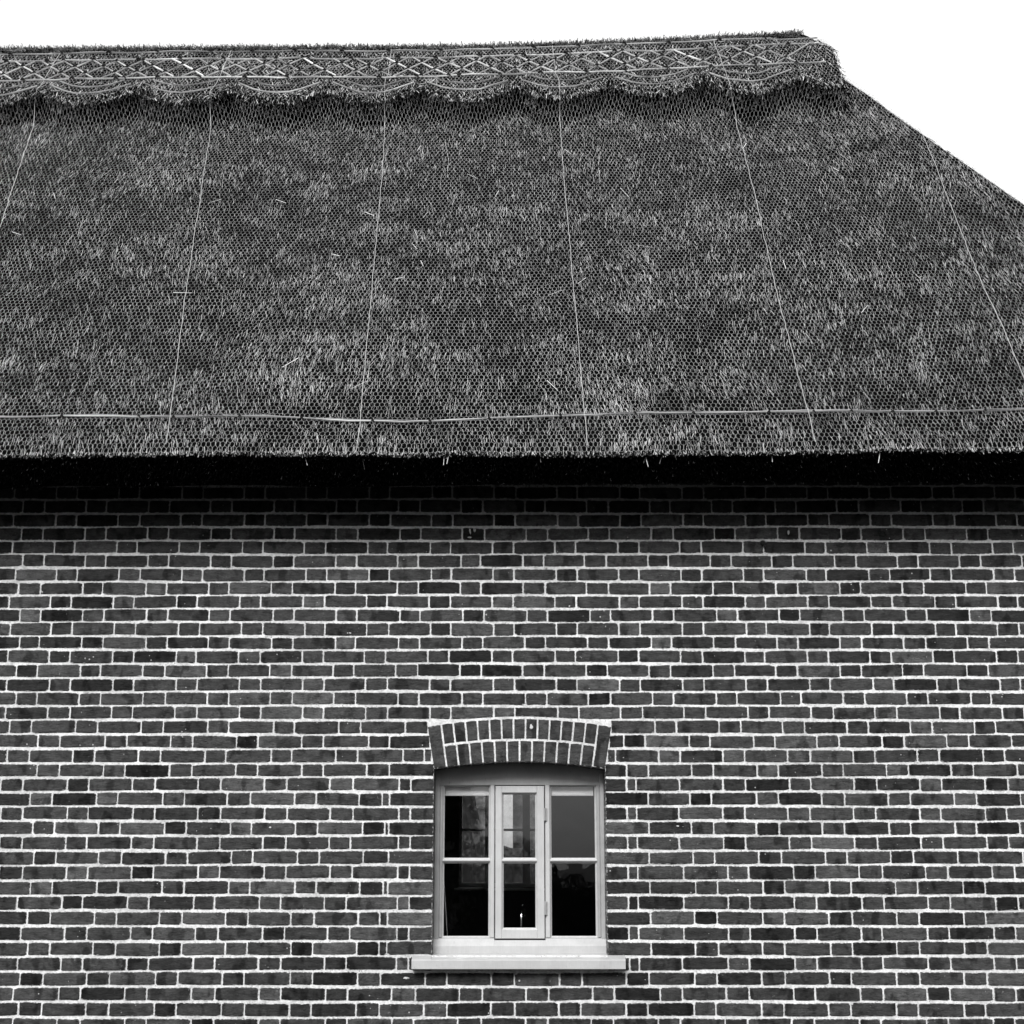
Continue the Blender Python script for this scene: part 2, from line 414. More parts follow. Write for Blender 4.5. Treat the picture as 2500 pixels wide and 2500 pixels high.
# an old iron fixing and smears of mortar on the brick faces
fxx, fxz = on_y(1862, 1326); b = MB()
b.tube([(fxx, .004, fxz), (fxx, -.010, fxz-.001), (fxx+.001, -.016, fxz-.004)], .017, 9, [1.0, .9, .5]); b.tube([(fxx+.006, -.006, fxz-.016), (fxx+.010, -.02, fxz-.026)], .006, 6)
link('iron_stub', b.mesh('iron_stub'), M['dark'], wall)
for px, py, w_, h_ in ((1148,1297,3,11),(1159,1293,3,8),(1147,1312,7,3),(1925,1300,3,12),(1898,1304,2,8),(1700,1457,5,5),(1297,1775,5,10),(1655,2017,5,3),(1390,1480,3,3),(660,2020,5,3),(990,2388,9,4)):
    cx_, cz_ = on_y(px, py); k = 9
    ring = [(cx_ + w_*.00212*math.cos(2*math.pi*i/k)*random.uniform(.5, 1.3), cz_ + h_*.00212*.7*math.sin(2*math.pi*i/k)*random.uniform(.6, 1.3)) for i in range(k)]
    v = [(x, .001, z) for x, z in ring] + [(cx_+(x-cx_)*.7, -.0042, cz_+(z-cz_)*.7) for x, z in ring]
    link('mortar_smear', pymesh('mortar_smear', v, [[i, (i+1) % k, k+(i+1) % k, k+i] for i in range(k)] + [list(range(k, 2*k))]), M['mortar'], wall)

# other walls of the cottage, floor and ceiling of the room behind the window
def holed_wall(y0, y1, x0, x1, z0, z1, hx0, hx1, hz0, hz1):
    b = MB()
    for a in ((x0,hx0,z0,z1),(hx1,x1,z0,z1),(hx0,hx1,z0,hz0),(hx0,hx1,hz1,z1)): b.box(a[0],a[1],y0,y1,a[2],a[3])
    return b
BWX0, BWZ0 = on_y(1120, 2166, BACK-.28); BWX1 = wx(1330, 2166, BACK-.28); BWZ1 = BWZ0 + 0.92
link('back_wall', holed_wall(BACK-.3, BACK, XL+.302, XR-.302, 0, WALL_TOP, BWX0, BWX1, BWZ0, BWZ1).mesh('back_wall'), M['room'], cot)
def gable(x0, x1):
    b = MB(); ym = 1.81
    p = [(0.302,0),(BACK,0),(BACK,3.7),(ym+.05,6.9),(ym-.05,6.9),(0.302,3.7)]
    b.prism(p, x0, x1); return b.mesh('gable_wall')
def gable2(x0, x1):
    b = MB(); ym = 1.81
    b.prism([(0.302,0),(BACK,0),(BACK,3.7),(ym+.05,6.75),(ym-.05,6.75),(0.302,3.7)], x0, x1); return b.mesh('gable_wall')
link('gable_wall', gable2(XL, XL+.3), M['mortar'], cot); b = MB(); b.box(XR-.3, XR, .302, BACK, 0, 3.72); link('end_wall', b.mesh('end_wall'), M['mortar'], cot)
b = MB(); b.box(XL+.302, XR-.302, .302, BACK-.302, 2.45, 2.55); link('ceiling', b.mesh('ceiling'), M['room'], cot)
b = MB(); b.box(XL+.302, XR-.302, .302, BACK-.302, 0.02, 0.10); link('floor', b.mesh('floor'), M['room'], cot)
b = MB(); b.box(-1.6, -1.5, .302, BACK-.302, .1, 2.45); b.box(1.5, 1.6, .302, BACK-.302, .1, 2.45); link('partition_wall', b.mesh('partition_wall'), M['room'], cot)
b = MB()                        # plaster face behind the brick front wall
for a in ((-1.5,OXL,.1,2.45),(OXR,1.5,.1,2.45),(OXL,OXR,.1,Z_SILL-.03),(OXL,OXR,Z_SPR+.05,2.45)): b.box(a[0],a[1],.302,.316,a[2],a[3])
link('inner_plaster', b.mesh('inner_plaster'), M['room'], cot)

# ------------------------------------------------------------------ front window
FY = 0.140                      # face of the fixed frame, set back in the brickwork
def X(zx, zy, y=FY): return wx(980 + zx/2.76, 1700 + zy/2.76, y)
def Z(zy, y=FY): return wz(1700 + zy/2.76, y)
ZT, ZB = Z(597), Z(1628)        # top and bottom of the lights
fx = dict(l0=OXL+.003, l1=X(276, 1100), m0=X(598, 1100), m1=X(627, 1100), c0=X(629,1100), c1=X(967,1100), n0=X(969, 1100), n1=X(1001, 1100), r0=X(1318, 1100), r1=OXR-.003)
b = MB()
# head, cut to the arch; jambs; mullions; bottom rail
n = 20
for i in range(n):
    x0 = fx['l0'] + (fx['r1']-fx['l0'])*i/n; x1 = fx['l0'] + (fx['r1']-fx['l0'])*(i+1)/n
    za, zb_ = intrados(x0) - .002, intrados(x1) - .002
    b.add([(x0,FY,ZT),(x1,FY,ZT),(x1,FY,zb_),(x0,FY,za),(x0,FY+.08,ZT),(x1,FY+.08,ZT),(x1,FY+.08,zb_),(x0,FY+.08,za)],
          [[0,1,2,3],[7,6,5,4],[0,4,5,1],[2,6,7,3]])
win = link('window', b.mesh('window'), M['frame'], cot)
b = MB(); b.box(fx['l0'], fx['l1']-.016, FY-.006, FY+.08, ZB-.05, ZT+.06, .003); b.box(fx['l1']-.016, fx['l1'], FY, FY+.078, ZB, ZT, .004); link('jamb', b.mesh('jamb'), M['frame'], win)
b = MB(); b.box(fx['r0']+.018, fx['r1'], FY-.006, FY+.08, ZB-.05, ZT+.06, .003); b.box(fx['r0'], fx['r0']+.018, FY, FY+.078, ZB, ZT, .004); link('jamb', b.mesh('jamb'), M['frame'], win)
for a, c in (('m0','m1'),('n0','n1')):
    b = MB(); b.box(fx[a], fx[c], FY, FY+.079, ZB, ZT-.0005, .003); link('mullion', b.mesh('mullion'), M['sash'], win)
# fixed lights: glazing bar, putty fillets, panes
ZBAR = Z(1107)
def light(x0, x1, z0, z1, y, bar_h, yb):
    for za, zb2 in ((z0, ZBAR-bar_h), (ZBAR+bar_h, z1)):
        g = MB(); g.box(x0, x1, y+.016, y+.020, za, zb2); link('pane', g.mesh('pane'), M['glass'], win)
        p = MB(); w = 0.009; q = .0155      # sloping putty fillet round the pane
        p.add([(x0,y+.004,za),(x1,y+.004,za),(x1,y+.004,zb2),(x0,y+.004,zb2),(x0+w,y+q,za+w),(x1-w,y+q,za+w),(x1-w,y+q,zb2-w),(x0+w,y+q,zb2-w)],
              [[0,1,5,4],[1,2,6,5],[2,3,7,6],[3,0,4,7]])
        link('putty', p.mesh('putty'), M['putty'], win)
    g = MB(); g.box(x0-.004, x1+.004, yb, y+.045, ZBAR-bar_h, ZBAR+bar_h, .004); link('glazing_bar', g.mesh('glazing_bar'), M['sash'], win)
light(fx['l1'], fx['m0'], ZB, ZT, FY+.008, .0055, FY+.003)
light(fx['n1'], fx['r0'], ZB, ZT, FY+.008, .0055, FY+.003)
# opening casement, a little proud of the frame, with a dark gap round it
CY = FY - .010
c0, c1 = fx['c0']+.0030, fx['c1']-.0030; ct, cb = Z(604, CY), Z(1633, CY)
g0, g1, gt, gb = X(677, 1100, CY), X(914, 1100, CY), Z(650, CY), Z(1572, CY)
for nm, a in (('casement_stile',(c0,g0,cb,ct)),('casement_stile',(g1,c1,cb,ct)),('casement_rail',(g0,g1,gt,ct)),('casement_rail',(g0,g1,cb,gb))):
    b = MB(); b.box(a[0], a[1], CY, CY+.045, a[2], a[3], .0022); link(nm, b.mesh(nm), M['sash'], win)
light(g0, g1, gb, gt, CY+.004, .0062, CY+.002)
for zt_, zb2 in ((752, 838), (1382, 1474)):      # butt hinges on the right stile
    b = MB(); x = c1 + .0035; za, zc2 = Z(zb2, CY), Z(zt_, CY); k = (zc2-za)/3
    for i in range(3): b.tube([(x, CY-.002, za+k*i+.0006), (x, CY-.002, za+k*(i+1)-.0006)], .0052, 8)
    b.box(x-.004, x+.012, CY+.004, CY+.0062, za, zc2); link('hinge', b.mesh('hinge', smooth=False), M['frame'], win)
# rebate behind the casement (dark gap)
b = MB(); b.box(fx['m1'], fx['n0'], FY+.06, FY+.075, ZT-.02, ZT-.0005); b.box(fx['m1'], fx['n0'], FY+.06, FY+.075, ZB-.0095, ZB+.02); link('rebate_stop', b.mesh('rebate_stop'), M['frame'], win)
# bottom rail and the projecting sill
zr1, zr0 = Z(1682, FY-.03), Z(1722, FY-.03)
b = MB(); b.prism([(FY+.08, ZB+.001), (FY-.003, ZB-.002), (FY-.028, zr1+.002), (FY-.030, zr1-.001), (FY-.030, zr0-.01), (FY+.08, zr0-.01)], OXL+.003, fx['m1'])
b.prism([(FY+.08, ZB-.010), (FY-.003, ZB-.011), (FY-.028, zr1+.002), (FY-.030, zr1-.001), (FY-.030, zr0-.01), (FY+.08, zr0-.01)], fx['m1'], fx['n0'])
b.prism([(FY+.08, ZB+.001), (FY-.003, ZB-.002), (FY-.028, zr1+.002), (FY-.030, zr1-.001), (FY-.030, zr0-.01), (FY+.08, zr0-.01)], fx['n0'], OXR-.003)
link('bottom_rail', b.mesh('bottom_rail'), M['sill'], win)
SF = -0.065
zs1, zs0 = Z(1776, SF), Z(1841, SF); sx0, sx1 = X(68, 1800, SF), X(1511, 1800, SF)
b = MB(); prof = [(FY+.05, zr0-.004), (FY-.03, zr0-.006), (SF+.003, zs1+.001), (SF, zs1-.003), (SF, zs0+.003), (SF+.003, zs0), (SF+.02, zs0), (SF+.021, zs0+.006), (SF+.028, zs0+.006), (SF+.029, zs0), (FY+.05, zs0)]
b.prism([p for p in prof], OXL+.003, OXR-.003)
pr2 = [(-.0035, zs1+.018), (SF+.003, zs1+.0012), (SF, zs1-.003), (SF, zs0+.003), (SF+.003, zs0), (-.0035, zs0)]
b.prism(pr2, sx0, OXL+.0028); b.prism(pr2, OXR-.0028, sx1)
link('window_sill', b.mesh('window_sill'), M['sill'], win)
b = MB(); b.box(OXL+.003, OXR-.003, FY+.082, .33, Z_SILL-.028, Z_SILL-.004); link('inner_sill', b.mesh('inner_sill'), M['room'], win)

# back window across the room: three lights
by = BACK - .26
bwin_bm = MB(); bwin_bm.box(BWX0, BWX1, by, by+.06, BWZ0, BWZ0+.03); bwin_bm.box(BWX0, BWX1, by, by+.06, BWZ1-.04, BWZ1)
bwin_bm.box(BWX0, BWX0+.022, by, by+.06, BWZ0+.03, BWZ1-.04); bwin_bm.box(BWX1-.022, BWX1, by, by+.06, BWZ0+.03, BWZ1-.04)
bwin = link('back_window', bwin_bm.mesh('back_window'), M['inner'], cot)
q0, q1, q2, q3 = (wx(p, 2100, by) for p in (1184, 1206, 1276, 1294))
for a, c in ((q0, q1), (q2, q3)):
    b = MB(); b.box(a, c, by-.004, by+.056, BWZ0+.031, BWZ1-.041); link('mullion', b.mesh('mullion'), M['inner'], bwin)
zb_bar = wz(2026, by)
for i, (a, c) in enumerate(((BWX0+.022, q0), (q1, q2), (q3, BWX1-.022))):
    b = MB(); b.box(a, c, by+.01, by+.04, zb_bar-.009, zb_bar+.009); link('glazing_bar', b.mesh('glazing_bar'), M['inner'], bwin)
    b = MB(); b.box(a, c, by+.02, by+.024, BWZ0+.03, BWZ1-.04); link('pane', b.mesh('pane'), M['glass'], bwin)
b = MB(); b.box(BWX0-.03, BWX1+.03, by-.17, by-.002, BWZ0-.022, BWZ0-.004); link('inner_sill', b.mesh('inner_sill'), M['inner'], bwin)

# ------------------------------------------------------------------ thatched roof
TH = math.radians(56.0); OV = 0.54
ZE = EYE + (DIST - OV) * math.tan(PITCH + math.atan((1250-1103)/F))
CT, ST = math.cos(TH), math.sin(TH)
RXL, RXR = -5.35, 2.27
X_HIP = 2.16                                    # the ridge ends here; the roof is hipped beyond
YR = 1.81                                       # ridge line
S_R = (YR + OV) / CT                            # slope length to the ridge
RE = X_HIP + YR + OV - .02                      # eaves corner of the hip
def s_max(x): return np.where(np.asarray(x) > X_HIP, np.maximum((YR + OV - (np.asarray(x) - X_HIP)) / CT, 0.0), S_R)
def rise_x(x, s):
    k = np.clip((x + .5) / 2.4, 0, 1.3) ** 1.5 * 0.085
    return k * np.clip(s / S_R, 0, 1.2) + 0.006 * x
def undul(x, s):
    a = (vnoise(x*1.1+9, s*1.3+3, 1) - .5) * .035 + (vnoise(x*4+2, s*3+7, 2) - .5) * .014
    r = np.where(x > X_HIP - .3, np.clip((s - (s_max(x) - .22)) / .22, 0, 1), 0.0); a = a - .09 * (1 - np.sqrt(1 - r*r*.998))
    r2 = np.clip(((RXL + .20) - x) / .20, 0, 1); a = a - .13 * (1 - np.sqrt(1 - r2*r2*.998))
    e = np.clip(1 - s / .05, 0, 1); return a - .012 * e * e
def P(x, s, h):
    x = np.asarray(x, float); s = np.asarray(s, float); h = h + undul(x, s)
    return np.stack([x + 0*s, -OV + s*CT - h*ST, ZE + s*ST + h*CT + rise_x(x, s)], -1)
NRM = np.array([0, -ST, CT])
def uns(px, py, h=0.0):                         # photograph pixel -> (x, s) on the roof slope raised by h
    d = ray(px, py); o = np.array([0, -DIST, EYE]); p0 = np.array([0, -OV - h*ST, ZE + h*CT])
    t = np.dot(NRM, p0 - o) / np.dot(NRM, d); p = o + t*d
    for _ in range(3):
        x = p[0]; s = np.dot(p - p0, [0, CT, ST]); p1 = p0 + np.array([0, 0, float(rise_x(x, s))])
        t = np.dot(NRM, p1 - o) / np.dot(NRM, d); p = o + t*d
    return p[0], float(np.dot(p - p1, [0, CT, ST]))
# ridge skirt
HS = 0.17                                       # thickness of the block-cut ridge
s_cusp = uns(797, 219, HS)[1]; s_lobe = uns(660, 246, HS)[1]
x_c = uns(1140, 240, HS)[0]; per_s = (uns(1377, 240, HS)[0] - uns(910, 240, HS)[0]) / 2
def s_low(x):
    ph = np.abs(((np.asarray(x, float) - x_c) / per_s + .5) % 1 - .5) * 2      # 0 lobe centre, 1 cusp
    return s_lobe - .01 + (s_cusp - s_lobe + .03) * ph ** 1.8 + (vnoise(np.asarray(x)*9, 0*np.asarray(x)+4, 5) - .5) * .02
# body: front slope, eaves, underside, back slope in one closed sheet
gx = np.concatenate([np.arange(RXL, RE, .045), [RE]]); SM = s_max(gx)
gf = np.concatenate([np.linspace(0, .03, 5), np.arange(.04, 1, .0105), [1.0]])
top = np.array([P(gx, SM*f, 0.0) for f in gf])
lip = top[0].copy(); lip[:, 1] += .012; lip[:, 2] -= .004 + .008*vnoise(gx*14, gx*0, 8)
butt = top[0].copy(); butt[:, 1] = -.36 + .02*vnoise(gx*5, gx*0+2, 18); butt[:, 2] = wz(1182, -.36) + .006*gx + .018*(vnoise(gx*3, gx*0+6, 19)-.5)
sof = top[0].copy(); sof[:, 1] = -.012; sof[:, 2] = 3.62
zr = ZE + S_R*ST
hip_z = ZE + SM*ST; k_b = (BACK + OV - YR) / (zr - ZE)
bh = top[-1].copy(); bh[:, 1] = YR + .01 + (zr - hip_z)*k_b
bk = top[-1].copy(); bk[:, 1] = BACK + OV + .012; bk[:, 2] = ZE
bk2 = bk.copy(); bk2[:, 1] = BACK + .01; bk2[:, 2] = 3.75
G = np.concatenate([[sof], [butt], [lip], top, [bh], [bk], [bk2]]); nr, nc = G.shape[:2]
fs = [[i*nc+j, i*nc+j+1, (i+1)*nc+j+1, (i+1)*nc+j] for i in range(nr-1) for j in range(nc-1)]
for j in (0, nc-1): fs.append([i*nc+j for i in (range(nr) if j == 0 else range(nr-1, -1, -1))])
roof = link('thatched_roof', pymesh('thatched_roof', G.reshape(-1, 3), fs), M['body'], cot)

def straws(name, x, s, h, ln, wd, ang, lift, tn, mat, parent=roof, both=False):
    """flat reed ends: base at (x,s,h), running down the slope by ln, the free end lifted"""
    x, s, h, ln, wd, ang, lift, tn = np.broadcast_arrays(x, s, h, ln, wd, ang, lift, tn)
    a = P(x, s, h); b = P(x + np.sin(ang)*ln, s - np.cos(ang)*ln, h + lift)
    d = b - a; side = np.cross(d, NRM + rng.normal(0, .35, a.shape)); side /= np.linalg.norm(side, axis=1, keepdims=True) + 1e-9
    w = side * (wd[:, None] / 2)
    V = np.stack([a - w, a + w, b + w*.8, b - w*.8], 1)
    return link(name, quadmesh(name, V, tn), mat, parent, kind='stuff')
def two_tone(n, frac, patch=None):             # weathered dark reed with fresh pale ends among it
    pale_end = rng.random(n) < frac
    t_ = np.where(pale_end, rng.uniform(.12, .55, n), rng.uniform(.002, .008, n))
    return t_ if patch is None else np.clip(t_*(.55 + .8*patch), .003, .8)
N = 400000
x = rng.uniform(RXL+.03, RE-.05, N); s = rng.uniform(.02, S_R-.02, N)
keep = (s < s_max(x)) & ((s < s_low(x) + .05) | (x > RXR - .03)); x, s = x[keep], s[keep]; n = len(x)
patch = .33*vnoise(x*1.8+1, s*3.6+5, 11) + .34*vnoise(x*5, s*9, 12) + .33*vnoise(x*14, s*16, 13)
tn = two_tone(n, .07 + .85*patch**2.1, patch)
straws('reed_ends', x, s, rng.uniform(-.012, .010, n), np.minimum(rng.uniform(.02, .07, n), s + .012), rng.uniform(.0014, .0026, n),
       rng.normal(.03, .14, n) + .28*(vnoise(x*1.5, s*2, 14)-.5), rng.uniform(.0, .009, n), tn, M['straw'])
# stray pale straws lying across the slope
n = 48
straws('stray_straw', rng.uniform(RXL+.2, RXR-.2, n), rng.uniform(.3, S_R-1.1, n), .022, rng.uniform(.04, .12, n), .0032, rng.normal(0, .7, n), 0.0, rng.uniform(.45, .8, n), M['straw'])
# ragged eaves fringe
n = 14000; x = rng.uniform(RXL+.05, RE-.05, n)
straws('eaves_fringe', x, rng.uniform(.0, .018, n), rng.uniform(-.014, .006, n), rng.uniform(.008, .022, n), .0038, rng.normal(.05, .3, n), rng.uniform(-.003, .003, n), two_tone(n, .36), M['straw'])
n = 16
straws('loose_straw', rng.uniform(RXL+.1, RE-.3, n), .02, rng.uniform(-.03, -.01, n), rng.uniform(.035, .085, n), .0035, rng.normal(0, .5, n), rng.uniform(-.05, .0, n), rng.uniform(.3, .7, n), M['straw'])

# dark-toned reed butts on the cut face under the eaves
n = 16000; x = rng.uniform(RXL+.05, RE-.1, n); t_ = rng.random(n)**1.3
a0 = np.stack([x, -OV + .012 + (OV - .36)*t_, ZE + .006*x - .006 + (wz(1182, -.36) - ZE)*t_], -1)
d = np.stack([rng.normal(0, .25, n), rng.uniform(-.9, -.3, n), rng.uniform(-1, -.4, n)], -1); d /= np.linalg.norm(d, axis=1, keepdims=True)
b0 = a0 + d*rng.uniform(.006, .022, n)[:, None]; w = np.cross(d, np.array([0, -.6, .8])); w *= .0018/(np.linalg.norm(w, axis=1, keepdims=True)+1e-9)
link('reed_butts', quadmesh('reed_butts', np.stack([a0-w, a0+w, b0+w, b0-w], 1), np.where(rng.random(n) < .05, rng.uniform(.02, .12, n), rng.uniform(.002, .012, n))), M['straw'], roof, kind='stuff')

# ridge skirt: scalloped cut edge, rounded over the apex, down the far side
sx = np.arange(RXL+.02, RXR-.015, .03)
def skirt_pt(x, s, h):                           # front of the skirt, bending over the apex
    p = P(x, np.minimum(s, S_R), h)
    return p
prof = []
sl_ = s_low(sx)
for f_, h in ((0, -.03), (.0, HS-.05), (.012, HS-.015), (.04, HS)):
    prof.append(P(sx, sl_ + f_, h))
for f_ in (.2, .4, .6, .8, .92): prof.append(P(sx, sl_ + .04 + (S_R - .16 - sl_ - .04)*f_, HS))
apex_z = ZE + S_R*ST
for yy, dz in ((-.145, .045), (-.09, .115), (-.03, .145), (.03, .145), (.09, .115), (.145, .045), (.45, -.45), (.6, -.67), (.58, -.80)):
    end = np.clip((sx - (RXR - .28)) / .28, 0, 1); end2 = np.clip((RXL + .28 - sx) / .28, 0, 1)
    drop = .26*(1 - np.sqrt(1 - np.maximum(end, end2)**2*.998)) * 1.3
    prof.append(np.stack([sx, np.full_like(sx, YR + yy), apex_z + dz + rise_x(sx, S_R) - drop + (vnoise(sx*6, sx*0+yy*9, 9)-.5)*.02], -1))
G = np.array(prof); nr, nc = G.shape[:2]
fs = [[i*nc+j, i*nc+j+1, (i+1)*nc+j+1, (i+1)*nc+j] for i in range(nr-1) for j in range(nc-1)]
fs += [[i*nc for i in range(nr)], [i*nc+nc-1 for i in range(nr-1, -1, -1)]]
skirt = link('ridge_skirt', pymesh('ridge_skirt', G.reshape(-1, 3), fs), M['body'], roof)
def ridge_straws(name, x, f_, ln, tn, wd, ang, hh):
    sl2 = s_low(x); s = sl2 + (S_R - .08 - sl2) * f_
    straws(name, x, s, hh, ln, wd, ang, rng.uniform(.0, .012, len(x)), tn, M['straw'])
n = 46000
x = rng.uniform(RXL+.03, RXR-.02, n); f_ = rng.uniform(.0, 1, n)
tn = two_tone(n, .12 + .30*vnoise(x*6, f_*14, 15))
ridge_straws('ridge_straw', x, f_, rng.uniform(.03, .07, n), tn, rng.uniform(.003, .005, n), rng.normal(.0, .35, n), HS + rng.uniform(-.012, .006, n))
# cut edge of the skirt: short ends pointing down
n = 22000
x = rng.uniform(RXL+.03, RXR-.02, n)
straws('skirt_edge_straw', x, s_low(x) + rng.uniform(.0, .03, n), rng.uniform(.03, HS, n), rng.uniform(.012, .030, n), .0042, rng.normal(0, .3, n), rng.uniform(-.012, .004, n), two_tone(n, .5), M['straw'])
# tufts along the apex, seen against the sky
n = 30000
x = rng.uniform(RXL+.1, RXR-.2, n); a0 = np.stack([x, YR + rng.uniform(-.15, .10, n), apex_z + rise_x(x, S_R) + np.zeros(n)], -1)
a0[:, 2] += .004 + np.interp(np.abs(a0[:, 1] - YR), [.03, .09, .145, .2], [.145, .115, .045, -.03])
d = np.stack([rng.normal(0, .5, n), rng.normal(-.8, .3, n), rng.uniform(-.7, .25, n)], -1); d /= np.linalg.norm(d, axis=1, keepdims=True)
b0 = a0 + d * rng.uniform(.02, .055, n)[:, None]; w = np.cross(d, np.array([0, -.6, .8])); w *= .0024 / (np.linalg.norm(w, axis=1, keepdims=True) + 1e-9)
link('ridge_tufts', quadmesh('ridge_tufts', np.stack([a0-w, a0+w, b0+w, b0-w], 1), two_tone(n, .85)), M['straw'], roof, kind='stuff')

# split hazel: straight liggers, scallop liggers and the lattice of crossed spars
def hazel(name, pts, wdt, tn, hgt=.007):
    """half-round split rod through roof points (x, s, h)"""
    A = [P(np.array([p[0]]), np.array([p[1]]), p[2])[0] for p in pts]; v = []; f = []
    for i, p in enumerate(A):
        d = A[min(i+1, len(A)-1)] - A[max(i-1, 0)]; d = d / np.linalg.norm(d); sd = np.cross(d, NRM); sd /= np.linalg.norm(sd)
        w = wdt * (.75 if i in (0, len(A)-1) else 1)
        v += [p - sd*w/2, p - sd*w*.3 + NRM*hgt, p + sd*w*.3 + NRM*hgt, p + sd*w/2]
    for i in range(len(A)-1): f += [[4*i+j, 4*i+j+1, 4*i+j+5, 4*i+j+4] for j in range(3)]
    f += [[0,1,2,3][::-1], [4*len(A)-4+j for j in range(4)]]
    tv = np.repeat(np.clip(tn*rng.uniform(.4, 1.25, len(A)), .03, .85), 4)
    return link(name, pymesh(name, v, f, tv), M['hazel'], roof)
s1, s2, s3 = uns(700, 131, HS)[1], uns(700, 148, HS)[1], uns(700, 193, HS)[1]
s1 = min(s1, S_R - .10)
HH = HS + .012
def ligger_row(sv, wdt, tlo, thi, h, L=1.1, wig=.008, xe=None):
    x = RXL + .1; xe = xe or RXR
    while x < xe - .15:
        e = min(x + random.uniform(.8, 1.2)*L, xe - .12); k = max(3, int((e-x)/.12))
        hazel('ligger_rod', [(x + (e-x)*i/k, (sv(x + (e-x)*i/k) if callable(sv) else sv) + random.uniform(-wig, wig), h) for i in range(k+1)], wdt*random.uniform(.8, 1.15), random.uniform(tlo, thi))
        x = e - random.uniform(.0, .06)
ligger_row(s1, .009, .25, .5, HH); ligger_row(s2, .0075, .45, .75, HH); ligger_row(s3, .0085, .5, .8, HH)
k0 = math.ceil((RXL + .2 - x_c) / per_s); k = k0
while x_c + (k + .5)*per_s < RXR - .1:           # a bent rod follows each scallop
    xc = x_c + k*per_s; ee = .43*per_s
    hazel('scallop_rod', [(xc + ee*t, float(s_low(xc + ee*t)) + .105 + random.uniform(-.006,.006), HH-.004) for t in (-1,-.6,-.3,0,.3,.6,1)], .008, random.uniform(.3, .7))
    hazel('scallop_rod', [(xc + ee*.8*t, float(s_low(xc + ee*.8*t)) + .20 + random.uniform(-.006,.006), HH-.004) for t in (-1,-.6,-.3,0,.3,.6,1)], .006, random.uniform(.2, .5)); k += 1
knots = MB(); ru = .27; xa_ = []; xb_ = []
x = RXL + .2
while x < RXR - .42:
    xa_.append(x + random.uniform(-.02, .02)); xb_.append(x + .09 + random.uniform(-.02, .02)); x += .185
for a in xa_:
    hazel('cross_spar', [(a + ru*t, s2 + (s3-s2)*t + random.uniform(-.004,.004), HH+.004) for t in (.03,.3,.5,.7,.97)], random.uniform(.006, .012), random.choice([.65,.55,.45,.35,.6]))
for a in xb_:
    hazel('cross_spar', [(a + ru*(1-t), s2 + (s3-s2)*t + random.uniform(-.004,.004), HH) for t in (.03,.3,.5,.7,.97)], random.uniform(.005, .009), random.choice([.55,.45,.35,.5]))
def peg(x, sv, r=.0078):
    p0, p1, p2 = [P(np.array([x+dx]), np.array([sv+ds+random.uniform(-.004,.004)]), HH+hh)[0] for dx, ds, hh in ((-.019,.008,-.004),(.002,0,.017),(.020,-.008,-.004))]
    knots.tube([p0, p1, p2], r*random.uniform(.8, 1.25), 5)
for a in xa_:
    for c in xb_:
        t = (c - a + ru) / (2*ru)
        if .02 < t < .98: peg(a + ru*t, s2 + (s3-s2)*t)
# dark twisted pegs that pin the rods down
for sv, st in ((s1, .33), (s2, .30), (s3, .30)):
    x = RXL + .3 + random.random()*.1
    while x < RXR - .3:
        peg(x, sv); x += st*random.uniform(.85, 1.15)
link('twisted_pegs', knots.mesh('twisted_pegs', .02), M['hazel'], roof, kind='stuff')
# the ligger along the eaves
EV = [(300,1018),(488,1022),(650,1019),(745,1024),(870,1030),(1000,1030),(1130,1026),(1250,1021),(1400,1014),(1545,1008),(1700,1009),(1850,1009),(2012,1009),(2200,1009)]
EV = [uns(p, q, .02) for p, q in EV]
def ev_s(x): return float(np.interp(x, [e[0] for e in EV], [e[1] for e in EV]))
ligger_row(ev_s, .0058, .22, .62, .020, L=.5, wig=.005, xe=RE-.3); ligger_row(lambda x: ev_s(x) + .007, .0045, .15, .5, .019, L=.3, wig=.005, xe=RE-.3)
x = RXL + .2; pegs = MB()
while x < RE - .5:
    s_ = ev_s(x); p = [P(np.array([x+dx]), np.array([s_+ds]), hh)[0] for dx, ds, hh in ((-.012,.006,.01),(0,0,.032),(.014,-.006,.01))]
    pegs.tube(p, .006, 5); x += random.uniform(.16, .42)
link('eaves_pegs', pegs.mesh('eaves_pegs', .02), M['hazel'], roof, kind='stuff')

# wire netting drawn over the whole slope, tented below the skirt
W_, PT = .0250, .0295
xs_ = np.arange(RXL+.03, RE-.05, W_/2); js = np.arange(0, int((S_R-.06)/PT))
XX, JJ = np.meshgrid(xs_, js); KK = np.meshgrid(np.arange(len(xs_)), js)[0]
SS = -.030 + JJ*PT + np.where((KK+JJ) % 2 == 1, PT*.36, 0.0)
XX = XX + .006*np.sin(SS*3.1+XX) + .035*vnoise(XX*1.5, SS*1.5, 21) + rng.normal(0, .0010, XX.shape)
SS2 = SS + .035*vnoise(XX*1.3, SS*1.3, 22) + rng.normal(0, .0010, XX.shape)
dlow = s_low(XX) - SS2
dlow = np.where(XX > RXR - .04, 9.0, dlow)
HN = np.where(dlow < 0, HS + .014, .019 + (HS-.03)*np.clip(1 - dlow/.22, 0, 1)**2.4) + .004*vnoise(XX*8, SS*8, 23) + .008*vnoise(XX*2.5, SS*2.5, 24)
V = P(XX, np.minimum(SS2, S_R-.02), HN)
ok = (SS2 < s_max(XX) - .02) & ~((XX > RXR - .04) & (XX < RXR + .03) & (SS2 > s_low(XX) - .05))
m1 = ok[:, :-1] & ok[:, 1:]; e1a, e1b = V[:, :-1][m1], V[:, 1:][m1]
mask = ((KK[:-1] + JJ[:-1]) % 2 == 1) & ok[:-1] & ok[1:]
e2a, e2b = V[:-1][mask], V[1:][mask]
A, B = np.concatenate([e1a, e2a]), np.concatenate([e1b, e2b])
d = B - A; sd = np.cross(d, NRM); sd /= np.linalg.norm(sd, axis=1, keepdims=True) + 1e-9
